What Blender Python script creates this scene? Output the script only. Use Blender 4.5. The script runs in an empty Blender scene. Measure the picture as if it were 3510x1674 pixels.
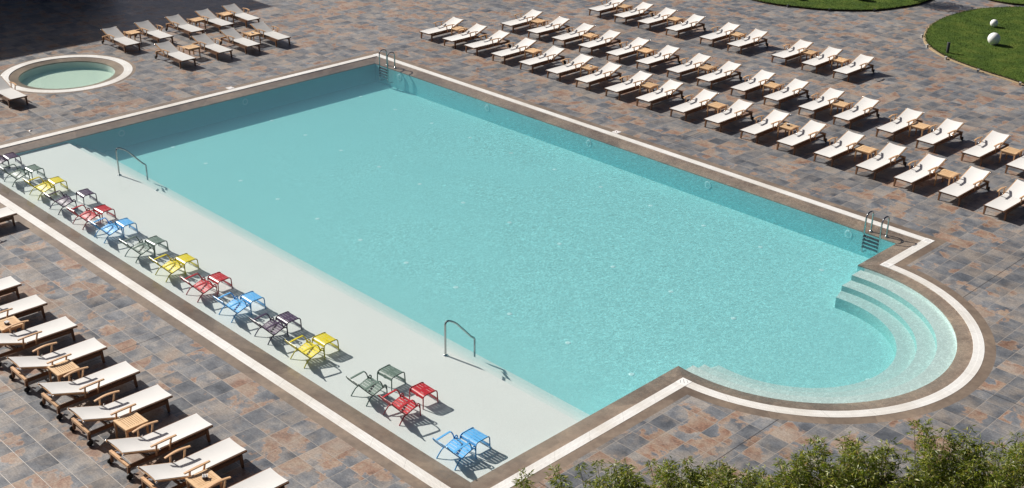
import bpy, math, random
from mathutils import Vector, Matrix
from mathutils.geometry import tessellate_polygon
R = math.radians
sc = bpy.context.scene
col = sc.collection

# ------------------------------------------------------------------ camera, sky, sun, exposure
SUN_AZ, SUN_EL = 10.5, 33.5          # light travels towards +X (a little +Y)
cd = bpy.data.cameras.new('camera'); cam = bpy.data.objects.new('camera', cd); col.objects.link(cam)
f_px, pitch, roll, yaw = 4258.12, 0.438057, 0.0157897, 2.356256
cp, sp, cy, sy = math.cos(pitch), math.sin(pitch), math.cos(yaw), math.sin(yaw)
F = Vector((cy*cp, sy*cp, -sp)); Rt = Vector((sy, -cy, 0)); U = Rt.cross(F)
Rt, U = math.cos(roll)*Rt + math.sin(roll)*U, -math.sin(roll)*Rt + math.cos(roll)*U
m = Matrix.Identity(4)
for i in range(3):
    m[i][0], m[i][1], m[i][2] = Rt[i], U[i], -F[i]
m.translation = (36.44184, -28.77577, 14.0)
cam.matrix_world = m
cd.sensor_fit = 'HORIZONTAL'; cd.sensor_width = 36.0; cd.lens = f_px/3510*36
cd.clip_start = 0.1; cd.clip_end = 1000
sc.camera = cam

w = bpy.data.worlds.new('World'); sc.world = w; w.use_nodes = True
sky = w.node_tree.nodes.new('ShaderNodeTexSky'); sky.sky_type = 'NISHITA'; sky.sun_disc = False
sky.sun_elevation = R(SUN_EL); sky.sun_rotation = R(270-SUN_AZ)
sky.air_density = 0.32; sky.dust_density = 2.5; sky.ozone_density = 1.0
bg = w.node_tree.nodes['Background']; bg.inputs[1].default_value = 0.05
w.node_tree.links.new(sky.outputs[0], bg.inputs[0])

sl = bpy.data.lights.new('sun', 'SUN'); sl.energy = 5.0; sl.angle = R(0.5); sl.color = (1.0, .955, .89)
so = bpy.data.objects.new('sun', sl); col.objects.link(so)
az = R(SUN_AZ)
d = Vector((math.cos(az)*math.cos(R(SUN_EL)), math.sin(az)*math.cos(R(SUN_EL)), -math.sin(R(SUN_EL))))
so.rotation_euler = d.to_track_quat('-Z', 'Y').to_euler(); so.location = (-20, -5, 30)

sc.view_settings.view_transform = 'Standard'; sc.view_settings.look = 'None'
sc.view_settings.exposure = 0.48; sc.view_settings.gamma = 1.0
sc.cycles.use_denoising = True
sc.cycles.max_bounces = 8; sc.cycles.transparent_max_bounces = 12
sc.cycles.sample_clamp_indirect = 4.0; sc.cycles.volume_bounces = 2

rng = random.Random(7)

# ------------------------------------------------------------------ helpers
class MB:
    def __init__(s): s.v = []; s.f = []; s.sm = []; s.mi = []; s.uv = None
    def add(s, vs, fs, smooth=False, mi=0):
        o = len(s.v); s.v += [tuple(x) for x in vs]
        for f in fs: s.f.append([i+o for i in f]); s.sm.append(smooth); s.mi.append(mi)
    def box(s, x0, x1, y0, y1, z0, z1, mi=0):
        s.add([(x0,y0,z0),(x1,y0,z0),(x1,y1,z0),(x0,y1,z0),(x0,y0,z1),(x1,y0,z1),(x1,y1,z1),(x0,y1,z1)],
              [(0,3,2,1),(4,5,6,7),(0,1,5,4),(1,2,6,5),(2,3,7,6),(3,0,4,7)], mi=mi)
    def beam(s, p0, p1, wd, ht, wd1=None, ht1=None, side=None, mi=0, ch=0.0):
        """bar from p0 to p1; wd across (horizontal), ht in the other direction, may taper"""
        p0, p1 = Vector(p0), Vector(p1); t = (p1-p0).normalized()
        sd = Vector(side) if side else (Vector((0,0,1)).cross(t) if abs(t.z) < .95 else Vector((1,0,0)))
        sd = (sd - t*sd.dot(t)).normalized(); up = t.cross(sd)
        vs = []
        for p, a, b in ((p0, wd, ht), (p1, wd1 or wd, ht1 or ht)):
            for i, j in ((-1,-1),(1,-1),(1,1),(-1,1)): vs.append(p + sd*(i*a/2) + up*(j*b/2))
        s.add(vs, [(0,3,2,1),(4,5,6,7),(0,1,5,4),(1,2,6,5),(2,3,7,6),(3,0,4,7)], mi=mi)
    def tube(s, pts, r, n=8, cap=True, mi=0):
        pts = [Vector(p) for p in pts]; vs = []; fs = []
        t0 = (pts[1]-pts[0]).normalized(); nrm = t0.orthogonal().normalized()
        for i, p in enumerate(pts):
            t = ((pts[min(i+1, len(pts)-1)]-pts[max(i-1, 0)])).normalized()
            nrm = (nrm - t*nrm.dot(t)).normalized(); b = t.cross(nrm)
            rr = r[i] if isinstance(r, (list, tuple)) else r
            for k in range(n):
                a = 2*math.pi*k/n; vs.append(p + nrm*(math.cos(a)*rr) + b*(math.sin(a)*rr))
        for i in range(len(pts)-1):
            for k in range(n):
                fs.append((i*n+k, i*n+(k+1) % n, (i+1)*n+(k+1) % n, (i+1)*n+k))
        s.add(vs, fs, True, mi)
        if cap:
            s.add(vs[:n], [tuple(range(n-1, -1, -1))], False, mi); s.add(vs[-n:], [tuple(range(n))], False, mi)
    def lathe(s, prof, c=(0,0,0), n=16, axis='z', mi=0, smooth=True):
        vs = []; fs = []
        for (r, h) in prof:
            for k in range(n):
                a = 2*math.pi*k/n
                q = (r*math.cos(a), r*math.sin(a), h)
                if axis == 'x': q = (h, q[0], q[1])
                if axis == 'y': q = (q[1], h, q[0])
                vs.append((c[0]+q[0], c[1]+q[1], c[2]+q[2]))
        for i in range(len(prof)-1):
            for k in range(n): fs.append((i*n+k, i*n+(k+1) % n, (i+1)*n+(k+1) % n, (i+1)*n+k))
        s.add(vs, fs, smooth, mi)
        s.add(vs[:n], [tuple(range(n-1, -1, -1))], False, mi); s.add(vs[-n:], [tuple(range(n))], False, mi)
    def slab(s, grid, th, mi=0, smooth=True):
        """grid[i][j] of points -> closed sheet with thickness th"""
        a, b = len(grid), len(grid[0]); vs = []
        for i in range(a):
            for j in range(b):
                du = Vector(grid[min(i+1,a-1)][j])-Vector(grid[max(i-1,0)][j]); dv = Vector(grid[i][min(j+1,b-1)])-Vector(grid[i][max(j-1,0)])
                n = du.cross(dv).normalized(); vs.append((Vector(grid[i][j]), n))
        top = [p for p, n in vs]; bot = [p - n*th for p, n in vs]; N = a*b
        fs = []
        for i in range(a-1):
            for j in range(b-1):
                q = (i*b+j, (i+1)*b+j, (i+1)*b+j+1, i*b+j+1)
                fs.append(q); fs.append(tuple(x+N for x in reversed(q)))
        s.add(top+bot, fs, smooth, mi); fs = []          # the rim has corners of its own, so it stays crisp
        for i in range(a-1):
            for j, fl in ((0, True), (b-1, False)):
                q = (i*b+j, (i+1)*b+j, (i+1)*b+j+N, i*b+j+N); fs.append(tuple(reversed(q)) if fl else q)
        for j in range(b-1):
            for i, fl in ((0, False), (a-1, True)):
                q = (i*b+j, i*b+j+1, i*b+j+1+N, i*b+j+N); fs.append(tuple(reversed(q)) if fl else q)
        s.add(top+bot, fs, False, mi)
    def mesh(s, name, mats):
        me = bpy.data.meshes.new(name); me.from_pydata(s.v, [], s.f)
        me.polygons.foreach_set('use_smooth', s.sm); me.polygons.foreach_set('material_index', s.mi)
        for mm in (mats if isinstance(mats, (list, tuple)) else [mats]): me.materials.append(mm)
        if s.uv:
            ul = me.uv_layers.new(name='UVMap')
            for li, lp in enumerate(me.loops): ul.data[li].uv = s.uv[lp.vertex_index]
        me.update(); return me
    def build(s, name, mats, parent=None):
        o = bpy.data.objects.new(name, s.mesh(name, mats)); col.objects.link(o)
        if parent: o.parent = parent
        return o

def tag(o, label=None, cat=None, group=None, kind=None):
    if label: o['label'] = label
    if cat: o['category'] = cat
    if group: o['group'] = group
    if kind: o['kind'] = kind
    return o
def empty(name, loc=(0,0,0), rz=0):
    o = bpy.data.objects.new(name, None); col.objects.link(o); o.location = loc; o.rotation_euler = (0,0,rz); o.empty_display_size = .1
    return o
def copy_tree(o, parent=None):
    c = o.copy(); col.objects.link(c)
    if parent: c.parent = parent
    for ch in list(o.children): copy_tree(ch, c)
    return c
def fillet(pts, r, n=5):
    pts = [Vector(p) for p in pts]; out = [pts[0]]
    for i in range(1, len(pts)-1):
        a, b, c = pts[i-1], pts[i], pts[i+1]
        rr = min(r, (a-b).length*.48, (c-b).length*.48)
        p, q = b+(a-b).normalized()*rr, b+(c-b).normalized()*rr
        for k in range(n+1):
            t = k/n; out.append(p*(1-t)**2 + b*2*t*(1-t) + q*t*t)
    out.append(pts[-1]); return out

# ------------------------------------------------------------------ materials
class NT:
    def __init__(s, name):
        s.m = bpy.data.materials.new(name); s.m.use_nodes = True; s.t = s.m.node_tree
        s.p = s.t.nodes['Principled BSDF']; s.out = s.t.nodes['Material Output']
    def n(s, typ, **kw):
        x = s.t.nodes.new(typ)
        for k, v in kw.items():
            if k.startswith('_'): x.inputs[int(k[1:])].default_value = v
            else: setattr(x, k, v)
        return x
    def l(s, a, b): s.t.links.new(a, b)
    def math(s, op, a, b=None, c=None):
        x = s.n('ShaderNodeMath', operation=op)
        for i, q in enumerate((a, b, c)):
            if q is None: continue
            if isinstance(q, (int, float)): x.inputs[i].default_value = q
            else: s.l(q, x.inputs[i])
        return x.outputs[0]
    def mix(s, fac, a, b, blend='MIX'):
        x = s.n('ShaderNodeMix', data_type='RGBA', blend_type=blend)
        for i, q in ((0, fac), (6, a), (7, b)):
            if isinstance(q, (int, float)): x.inputs[i].default_value = q
            elif isinstance(q, tuple): x.inputs[i].default_value = (*q, 1) if len(q) == 3 else q
            else: s.l(q, x.inputs[i])
        return x.outputs[2]
    def ramp(s, fac, stops, interp='LINEAR'):
        x = s.n('ShaderNodeValToRGB'); cr = x.color_ramp; cr.interpolation = interp
        while len(cr.elements) < len(stops): cr.elements.new(.5)
        for e, (p, c) in zip(cr.elements, stops):
            e.position = p; e.color = (*c, 1) if isinstance(c, tuple) else (c, c, c, 1)
        s.l(fac, x.inputs[0]); return x.outputs[0]
    def noise(s, vec, scale, detail=3, rough=.5, dist=0.0, w=None):
        x = s.n('ShaderNodeTexNoise', noise_dimensions='4D' if w is not None else '3D')
        if vec is not None: s.l(vec, x.inputs['Vector'])
        x.inputs['Scale'].default_value = scale; x.inputs['Detail'].default_value = detail
        x.inputs['Roughness'].default_value = rough; x.inputs['Distortion'].default_value = dist
        if w is not None: s.l(w, x.inputs['W'])
        return x.outputs['Fac']
    def pos(s): return s.n('ShaderNodeNewGeometry').outputs['Position']
    def obj(s): return s.n('ShaderNodeTexCoord').outputs['Object']
    def bump(s, h, strength, dist=.01, normal=None):
        x = s.n('ShaderNodeBump'); x.inputs['Strength'].default_value = strength; x.inputs['Distance'].default_value = dist
        s.l(h, x.inputs['Height'])
        if normal is not None: s.l(normal, x.inputs['Normal'])
        return x.outputs[0]
    def set(s, **kw):
        for k, v in kw.items():
            inp = s.p.inputs[k.replace('_', ' ')]
            if isinstance(v, (int, float)): inp.default_value = v
            elif isinstance(v, tuple): inp.default_value = (*v, 1) if len(v) == 3 else v
            else: s.l(v, inp)
        return s.m
    def rand(s): return s.n('ShaderNodeObjectInfo').outputs['Random']

def plain(name, c, rough=.5, metal=0.0, vary=.06, scale=8, bump=0):
    t = NT(name); nz = t.noise(t.obj(), scale, 4)
    a = tuple(x*(1-vary) for x in c); b = tuple(min(1, x*(1+vary)) for x in c)
    kw = dict(Base_Color=t.mix(nz, a, b), Roughness=rough, Metallic=metal)
    if bump: kw['Normal'] = t.bump(nz, bump, .005)
    return t.set(**kw)

def mat_slate():
    t = NT('slate_paving'); p = t.pos(); sx = t.n('ShaderNodeSeparateXYZ'); t.l(p, sx.inputs[0])
    T = .4885
    gx = t.math('DIVIDE', t.math('ADD', sx.outputs[0], .155), T); gy = t.math('DIVIDE', t.math('ADD', sx.outputs[1], 17.5+T*60), T)
    ix, iy = t.math('FLOOR', gx), t.math('FLOOR', gy); fx, fy = t.math('FRACT', gx), t.math('FRACT', gy)
    # pairs of tiles share one slab of stone print: 2 wide, 1 or 2 high
    bx = t.math('FLOOR', t.math('MULTIPLY', gx, .5)); by = t.math('FLOOR', t.math('MULTIPLY', t.math('ADD', gy, t.math('MULTIPLY', bx, 1.0)), .5))
    cb = t.n('ShaderNodeCombineXYZ'); t.l(bx, cb.inputs[0]); t.l(by, cb.inputs[1])
    wn = t.n('ShaderNodeTexWhiteNoise', noise_dimensions='3D'); t.l(cb.outputs[0], wn.inputs[0])
    ct = t.n('ShaderNodeCombineXYZ'); t.l(ix, ct.inputs[0]); t.l(iy, ct.inputs[1]); ct.inputs[2].default_value = 3.3
    wt = t.n('ShaderNodeTexWhiteNoise', noise_dimensions='3D'); t.l(ct.outputs[0], wt.inputs[0])
    W1 = t.math('MULTIPLY', wn.outputs['Value'], 60.0)
    W2 = t.math('MULTIPLY', wt.outputs['Value'], 40.0)
    n1 = t.noise(p, 1.25, 7, .58, .35, w=W1)       # rust contours
    n2 = t.noise(p, 1.7, 6, .6, .2, w=W2)          # pale / dark clouds, one per tile
    n3 = t.noise(p, 26, 5, .7)                     # fine grain
    n4 = t.noise(p, .16, 2)                        # big drift
    cst = t.n('ShaderNodeVectorMath', operation='MULTIPLY'); t.l(p, cst.inputs[0]); cst.inputs[1].default_value = (5, 22, 1)
    n5 = t.noise(cst.outputs[0], 1, 5, .65)        # streaks in the cleft
    slate = t.ramp(n2, [(.28, (.045,.050,.058)), (.42, (.088,.096,.110)), (.53, (.135,.140,.150)), (.66, (.215,.200,.186))])
    rust = t.ramp(t.noise(p, 3.1, 6, .65, .4, w=W1), [(.3, (.095,.054,.038)), (.44, (.185,.098,.060)), (.56, (.220,.148,.100)), (.72, (.255,.205,.155))])
    bias = t.math('MULTIPLY', t.math('SUBTRACT', wt.outputs['Value'], .5), .15)
    k = t.math('ADD', n1, bias)
    isr = t.ramp(k, [(.552, 0.0), (.566, 1.0)])
    c = t.mix(isr, slate, rust)
    edge = t.ramp(k, [(.534, 0.0), (.557, .7), (.578, 0.0)])
    c = t.mix(edge, c, (.285,.18,.115))
    beige = t.ramp(t.noise(p, 1.1, 6, .62, .3, w=W2), [(.48, 0.0), (.64, .8)])
    c = t.mix(beige, c, (.245,.205,.168))
    tint = t.ramp(wt.outputs['Value'], [(0, .94), (1, 1.26)])
    c = t.mix(1.0, c, tint, 'MULTIPLY')
    c = t.mix(1.0, c, t.ramp(n3, [(.25, .62), (.75, 1.38)]), 'MULTIPLY')
    c = t.mix(1.0, c, t.ramp(n5, [(.3, .85), (.7, 1.15)]), 'MULTIPLY')
    c = t.mix(1.0, c, t.ramp(n4, [(.3, .9), (.7, 1.1)]), 'MULTIPLY')
    hs = t.n('ShaderNodeHueSaturation'); hs.inputs['Saturation'].default_value = .86; hs.inputs['Value'].default_value = 1.1; t.l(c, hs.inputs['Color']); c = hs.outputs[0]
    stain = t.ramp(t.noise(p, .33, 6, .7, .6), [(.56, 1.0), (.70, .74)]); c = t.mix(1.0, c, stain, 'MULTIPLY')
    # grout
    ex = t.math('MINIMUM', fx, t.math('SUBTRACT', 1.0, fx)); ey = t.math('MINIMUM', fy, t.math('SUBTRACT', 1.0, fy))
    # the joint inside some pairs is only faint
    e = t.math('MINIMUM', ex, ey)
    g = t.ramp(e, [(.008, 1.0), (.016, 0.0)])
    c = t.mix(t.math('MULTIPLY', g, .85), c, (.33,.29,.25))
    # a few dark expansion joints
    for axis, per, off in ((0, 11.72, 3.1), (1, 9.28, 2.4)):
        q = t.math('FRACT', t.math('DIVIDE', t.math('ADD', sx.outputs[axis], off+300), per))
        g2 = t.math('LESS_THAN', q, .02/per); c = t.mix(t.math('MULTIPLY', g2, .85), c, (.035,.03,.027))
    h = t.math('ADD', t.math('MULTIPLY', n5, .5), t.math('ADD', t.math('MULTIPLY', n3, .35), t.math('MULTIPLY', g, -.8)))
    rough = t.ramp(n2, [(.35, .36), (.65, .50)])
    return t.set(Base_Color=c, Roughness=rough, Specular_IOR_Level=.45, Normal=t.bump(h, .35, .006))

def mat_brownstone(name, dark=1.0, wet=False):
    t = NT(name); p = t.pos()
    a = t.noise(p, .9, 6, .6, .5); b = t.noise(p, 7, 5, .65)
    c = t.ramp(a, [(.32, tuple(dark*x for x in (.135,.098,.073))), (.5, tuple(dark*x for x in (.185,.142,.108))), (.68, tuple(dark*x for x in (.245,.185,.135)))])
    c = t.mix(1.0, c, t.ramp(b, [(.3, .82), (.7, 1.16)]), 'MULTIPLY')
    # stone joints: every ~1.0 m, seen as a change of tone
    vr = t.n('ShaderNodeTexVoronoi', voronoi_dimensions='2D'); t.l(p, vr.inputs['Vector']); vr.inputs['Scale'].default_value = .85
    s3 = t.n('ShaderNodeSeparateColor'); t.l(vr.outputs['Color'], s3.inputs[0])
    c = t.mix(1.0, c, t.ramp(s3.outputs[0], [(0, .84), (1, 1.14)]), 'MULTIPLY')
    return t.set(Base_Color=c, Roughness=.4 if wet else .55, Normal=t.bump(b, .2, .004))

def mat_grating():
    t = NT('white_grating'); uv = t.n('ShaderNodeUVMap'); sx = t.n('ShaderNodeSeparateXYZ'); t.l(uv.outputs[0], sx.inputs[0])
    u = t.math('FRACT', t.math('DIVIDE', sx.outputs[0], .036))
    slot = t.math('MULTIPLY', t.math('LESS_THAN', u, .26), t.math('MULTIPLY', t.math('GREATER_THAN', sx.outputs[1], .06), t.math('LESS_THAN', sx.outputs[1], .94)))
    mid = t.math('LESS_THAN', t.math('ABSOLUTE', t.math('SUBTRACT', sx.outputs[1], .52)), .05)
    slot = t.math('MULTIPLY', slot, t.math('SUBTRACT', 1.0, mid))
    seg = t.math('FRACT', t.math('DIVIDE', sx.outputs[0], 1.02))
    n = t.noise(t.pos(), .7, 4, .6); n2 = t.noise(t.pos(), 9, 3)
    base = t.mix(t.ramp(n, [(.4, 0.0), (.62, 1.0)]), (.80,.79,.765), (.69,.66,.61))
    base = t.mix(1.0, base, t.ramp(n2, [(.3, .95), (.7, 1.04)]), 'MULTIPLY')
    c = t.mix(t.math('MULTIPLY', slot, .38), base, (.20,.18,.16))
    c = t.mix(t.math('MULTIPLY', t.math('LESS_THAN', seg, .008), .5), c, (.25,.23,.2))
    return t.set(Base_Color=c, Roughness=.45, Normal=t.bump(t.math('SUBTRACT', 1.0, slot), .4, .006))

def mat_plaster(name, c, tile=False):
    t = NT(name); p = t.pos(); a = t.noise(p, .5, 5, .6); b = t.noise(p, 30, 4, .7)
    k = t.mix(a, tuple(x*.95 for x in c), tuple(min(1, x*1.04) for x in c))
    k = t.mix(1.0, k, t.ramp(b, [(.3, .95), (.7, 1.04)]), 'MULTIPLY')
    return t.set(Base_Color=k, Roughness=.8)

def mat_water(name, absorb, calm, scat):
    """clear water: Fresnel mirror over a clear surface (caustics painted in unless calm), the colour comes from absorption in the volume"""
    t = NT(name); t.t.nodes.remove(t.p); p = t.pos(); sx = t.n('ShaderNodeSeparateXYZ'); t.l(p, sx.inputs[0])
    big = t.noise(p, .30, 4, .6, .8)
    # wind: the side sheltered by the hotel is nearly still
    wind = t.math('ADD', t.math('MULTIPLY', sx.outputs[0], .052), t.math('MULTIPLY', sx.outputs[1], .028))
    wind = t.math('ADD', wind, t.math('MULTIPLY', t.math('SUBTRACT', big, .5), 1.5))
    wind = t.ramp(wind, [(.0, .10), (.18, .22), (.62, 1.0)]) if not calm else None
    if not calm:                                            # over the shallow shelf the water lies still too
        lee = t.n('ShaderNodeMapRange', interpolation_type='SMOOTHSTEP', _1=-13.2, _2=-9.5, _3=.06, _4=1.0); t.l(sx.outputs[1], lee.inputs[0])
        bay = t.n('ShaderNodeMapRange', interpolation_type='SMOOTHSTEP', _1=21.5, _2=24.0, _3=1.0, _4=.65); t.l(sx.outputs[0], bay.inputs[0])
        wind = t.math('MULTIPLY', t.math('MULTIPLY', wind, bay.outputs[0]), lee.outputs[0])
    dst = t.noise(p, 1.1, 2); 
    cv = t.n('ShaderNodeVectorMath', operation='SCALE'); t.l(t.n('ShaderNodeTexNoise', _2=1.6, _3=2).outputs['Color'], cv.inputs[0]); 
    mp = t.n('ShaderNodeMapping'); t.l(p, mp.inputs[0]); mp.inputs['Rotation'].default_value = (0, 0, R(38)); mp.inputs['Scale'].default_value = (1.0, .62, 1)
    r1 = t.noise(mp.outputs[0], 11.5, 2, .5, .9); r2 = t.noise(p, 17, 2, .5, .4)
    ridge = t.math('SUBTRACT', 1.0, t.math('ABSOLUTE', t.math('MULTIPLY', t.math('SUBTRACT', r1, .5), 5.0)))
    hgt = t.math('ADD', r1, t.math('MULTIPLY', r2, .35))
    bp = t.n('ShaderNodeBump'); bp.inputs['Distance'].default_value = .055; t.l(hgt, bp.inputs['Height'])
    if calm: bp.inputs['Strength'].default_value = .06
    else: t.l(t.math('MULTIPLY', wind, .5), bp.inputs['Strength'])
    # same mirror strength from both sides: rays through the flat sheet are not bent, so they cannot be totally reflected
    fr = t.n('ShaderNodeFresnel'); t.l(bp.outputs[0], fr.inputs['Normal'])
    t.l(t.math('ADD', 1.333, t.math('MULTIPLY', t.n('ShaderNodeNewGeometry').outputs['Backfacing'], 1/1.333-1.333)), fr.inputs['IOR'])
    gl = t.n('ShaderNodeBsdfGlossy'); gl.inputs['Roughness'].default_value = .02; t.l(bp.outputs[0], gl.inputs['Normal'])
    tr = t.n('ShaderNodeBsdfTransparent')
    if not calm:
        # caustic glints painted as a ripple pattern in the transparent colour, brighter along ridges
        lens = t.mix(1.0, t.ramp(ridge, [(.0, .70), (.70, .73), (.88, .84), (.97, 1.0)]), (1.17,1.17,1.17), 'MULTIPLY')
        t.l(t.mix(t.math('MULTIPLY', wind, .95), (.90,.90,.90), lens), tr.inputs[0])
    mx = t.n('ShaderNodeMixShader'); t.l(fr.outputs[0], mx.inputs[0]); t.l(tr.outputs[0], mx.inputs[1]); t.l(gl.outputs[0], mx.inputs[2])
    t.l(mx.outputs[0], t.out.inputs[0])
    va = t.n('ShaderNodeVolumeAbsorption'); va.inputs[0].default_value = (*absorb[0], 1); va.inputs[1].default_value = absorb[1]
    vs = t.n('ShaderNodeVolumeScatter'); vs.inputs['Color'].default_value = (.38,.80,1.0,1); vs.inputs['Density'].default_value = scat
    ad = t.n('ShaderNodeAddShader'); t.l(va.outputs[0], ad.inputs[0]); t.l(vs.outputs[0], ad.inputs[1]); t.l(ad.outputs[0], t.out.inputs[1])
    return t.m

def mat_wood(name, a, b, rough=.5):
    t = NT(name); mp = t.n('ShaderNodeMapping'); t.l(t.obj(), mp.inputs[0]); mp.inputs['Scale'].default_value = (30, 3, 30)
    g = t.noise(mp.outputs[0], 1.4, 5, .6, .8)
    c = t.mix(t.ramp(g, [(.3, 0.0), (.7, 1.0)]), a, b)
    c = t.mix(1.0, c, t.ramp(t.rand(), [(0, .84), (1, 1.14)]), 'MULTIPLY')
    return t.set(Base_Color=c, Roughness=rough, Normal=t.bump(g, .1, .002))

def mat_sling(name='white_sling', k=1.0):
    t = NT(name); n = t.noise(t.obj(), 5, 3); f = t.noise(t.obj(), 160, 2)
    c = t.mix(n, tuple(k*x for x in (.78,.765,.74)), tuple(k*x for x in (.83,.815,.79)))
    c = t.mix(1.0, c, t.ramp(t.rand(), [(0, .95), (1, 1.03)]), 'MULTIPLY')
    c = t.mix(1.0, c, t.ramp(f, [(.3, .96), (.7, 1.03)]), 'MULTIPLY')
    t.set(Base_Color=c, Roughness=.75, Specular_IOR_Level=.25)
    tl = t.n('ShaderNodeBsdfTranslucent'); tl.inputs[0].default_value = (.70,.67,.61,1)
    mx = t.n('ShaderNodeMixShader', _0=.16); t.l(t.p.outputs[0], mx.inputs[1]); t.l(tl.outputs[0], mx.inputs[2]); t.l(mx.outputs[0], t.out.inputs[0])
    return t.m

def mat_paint(name, c):
    t = NT(name); n = t.noise(t.obj(), 6, 3)
    k = t.mix(n, tuple(x*.93 for x in c), tuple(min(1, x*1.05) for x in c))
    return t.set(Base_Color=k, Roughness=.32, Specular_IOR_Level=.5)

def mat_grass():
    t = NT('lawn_grass'); p = t.pos(); a = t.noise(p, 1.3, 6, .65); mp = t.n('ShaderNodeMapping'); t.l(p, mp.inputs[0])
    mp.inputs['Rotation'].default_value = (0,0,R(25)); mp.inputs['Scale'].default_value = (2.5, 14, 1)
    b = t.noise(mp.outputs[0], 1.2, 5, .7); f = t.noise(p, 60, 4, .8)
    c = t.ramp(a, [(.3, (.032,.064,.006)), (.5, (.058,.100,.010)), (.7, (.105,.138,.020))])
    c = t.mix(1.0, c, t.ramp(b, [(.3, .72), (.7, 1.3)]), 'MULTIPLY'); c = t.mix(1.0, c, t.ramp(f, [(.25, .65), (.75, 1.35)]), 'MULTIPLY')
    return t.set(Base_Color=c, Roughness=.8, Specular_IOR_Level=.2, Normal=t.bump(t.math('ADD', f, b), .6, .02))

def mat_leaf(name, stops):
    t = NT(name); g = t.n('ShaderNodeNewGeometry'); c = t.ramp(g.outputs['Random Per Island'], stops)
    t.set(Base_Color=c, Roughness=.42, Specular_IOR_Level=.45)
    tl = t.n('ShaderNodeBsdfTranslucent'); t.l(t.mix(1.0, c, (1.3,1.5,.5), 'MULTIPLY'), tl.inputs[0])
    mx = t.n('ShaderNodeMixShader', _0=.38); t.l(t.p.outputs[0], mx.inputs[1]); t.l(tl.outputs[0], mx.inputs[2]); t.l(mx.outputs[0], t.out.inputs[0])
    return t.m

M = {}
M['slate'] = mat_slate(); M['border'] = mat_brownstone('border_stone'); M['coping'] = mat_brownstone('coping_stone', 1.42, True)
M['grating'] = mat_grating(); M['white_plate'] = plain('white_plastic', (.80,.79,.77), .4, vary=.03); M['groove'] = plain('groove_grey', (.22,.22,.22), .6)
M['plaster'] = mat_plaster('pool_plaster', (.75,.745,.72)); M['floor'] = mat_plaster('pool_floor_plaster', (.44,.70,.70)); M['bay_plaster'] = mat_plaster('bay_plaster', (.56,.655,.63)); M['wall_shaded'] = mat_plaster('pool_wall_shaded', (.27,.60,.62)); M['riser'] = mat_plaster('step_riser_shaded', (.26,.47,.45))  # wall and riser colours darkened, standing in for dimmer light under water
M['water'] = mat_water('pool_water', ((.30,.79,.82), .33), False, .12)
M['water_round'] = mat_water('round_pool_water', ((.60,.80,.71), .85), True, .12)
M['teak'] = mat_wood('teak_wood', (.44,.24,.12), (.66,.42,.225)); M['teak_dark'] = mat_wood('teak_frame_wood', (.13,.058,.026), (.23,.11,.05))
M['teak_light'] = mat_wood('teak_table_wood', (.58,.36,.18), (.76,.53,.31))
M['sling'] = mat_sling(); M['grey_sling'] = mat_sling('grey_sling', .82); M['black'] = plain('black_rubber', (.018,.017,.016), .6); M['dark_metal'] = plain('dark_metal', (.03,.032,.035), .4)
M['steel'] = plain('polished_steel', (.40,.41,.41), .12, 1.0, .03); M['bright_metal'] = plain('bright_metal', (.75,.75,.75), .22, 1.0, .02)
M['grass'] = mat_grass(); M['soil'] = plain('lawn_soil', (.035,.026,.015), .95, vary=.4, scale=14, bump=.6)
M['edging'] = plain('sand_edging', (.34,.25,.14), .85, vary=.25, scale=5, bump=.4)
M['spot_grey'] = plain('spotlight_grey', (.40,.39,.36), .5); M['white_ball'] = plain('white_globe', (.82,.82,.80), .22, vary=.015)
M['ceramic'] = plain('white_ceramic', (.82,.82,.81), .2, vary=.02); M['ash'] = plain('smoked_glass', (.05,.03,.025), .15)
M['concrete'] = plain('render_wall', (.68,.66,.62), .85, vary=.12, scale=1.5); M['slab_white'] = plain('balcony_white', (.66,.64,.61), .7, vary=.06, scale=2)
M['glass'] = plain('dark_window_glass', (.02,.025,.03), .06, vary=.1)
M['light_ring'] = plain('light_ring', (.44,.70,.72), .4, vary=.02); M['inlet'] = plain('inlet_cover', (.86,.90,.90), .6, vary=.02); M['light_lens'] = plain('light_lens', (.27,.58,.60), .3)
M['pict'] = plain('sign_mark', (.14,.06,.06), .6); M['pict_ring'] = plain('sign_ring', (.62,.50,.49), .6)
PAINT = {'yellow': mat_paint('yellow_paint', (.62,.53,.018)), 'red': mat_paint('red_paint', (.42,.018,.026)), 'blue': mat_paint('blue_paint', (.11,.40,.74)),
         'purple': mat_paint('purple_paint', (.060,.036,.080)), 'grey-green': mat_paint('grey_green_paint', (.125,.185,.155))}
EDGE = PAINT
M['bamboo_leaf'] = mat_leaf('bamboo_leaf', [(0, (.060,.085,.008)), (.35, (.125,.165,.013)), (.7, (.21,.24,.022)), (.9, (.32,.31,.04)), (1, (.30,.20,.07))])
M['culm'] = plain('bamboo_culm', (.09,.075,.03), .5, vary=.3)
M['shrub_leaf'] = mat_leaf('shrub_leaf', [(0, (.015,.032,.006)), (.6, (.04,.07,.012)), (1, (.09,.12,.02))]); M['bark'] = plain('bark', (.11,.08,.055), .9, vary=.3, scale=20, bump=.5)

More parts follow.
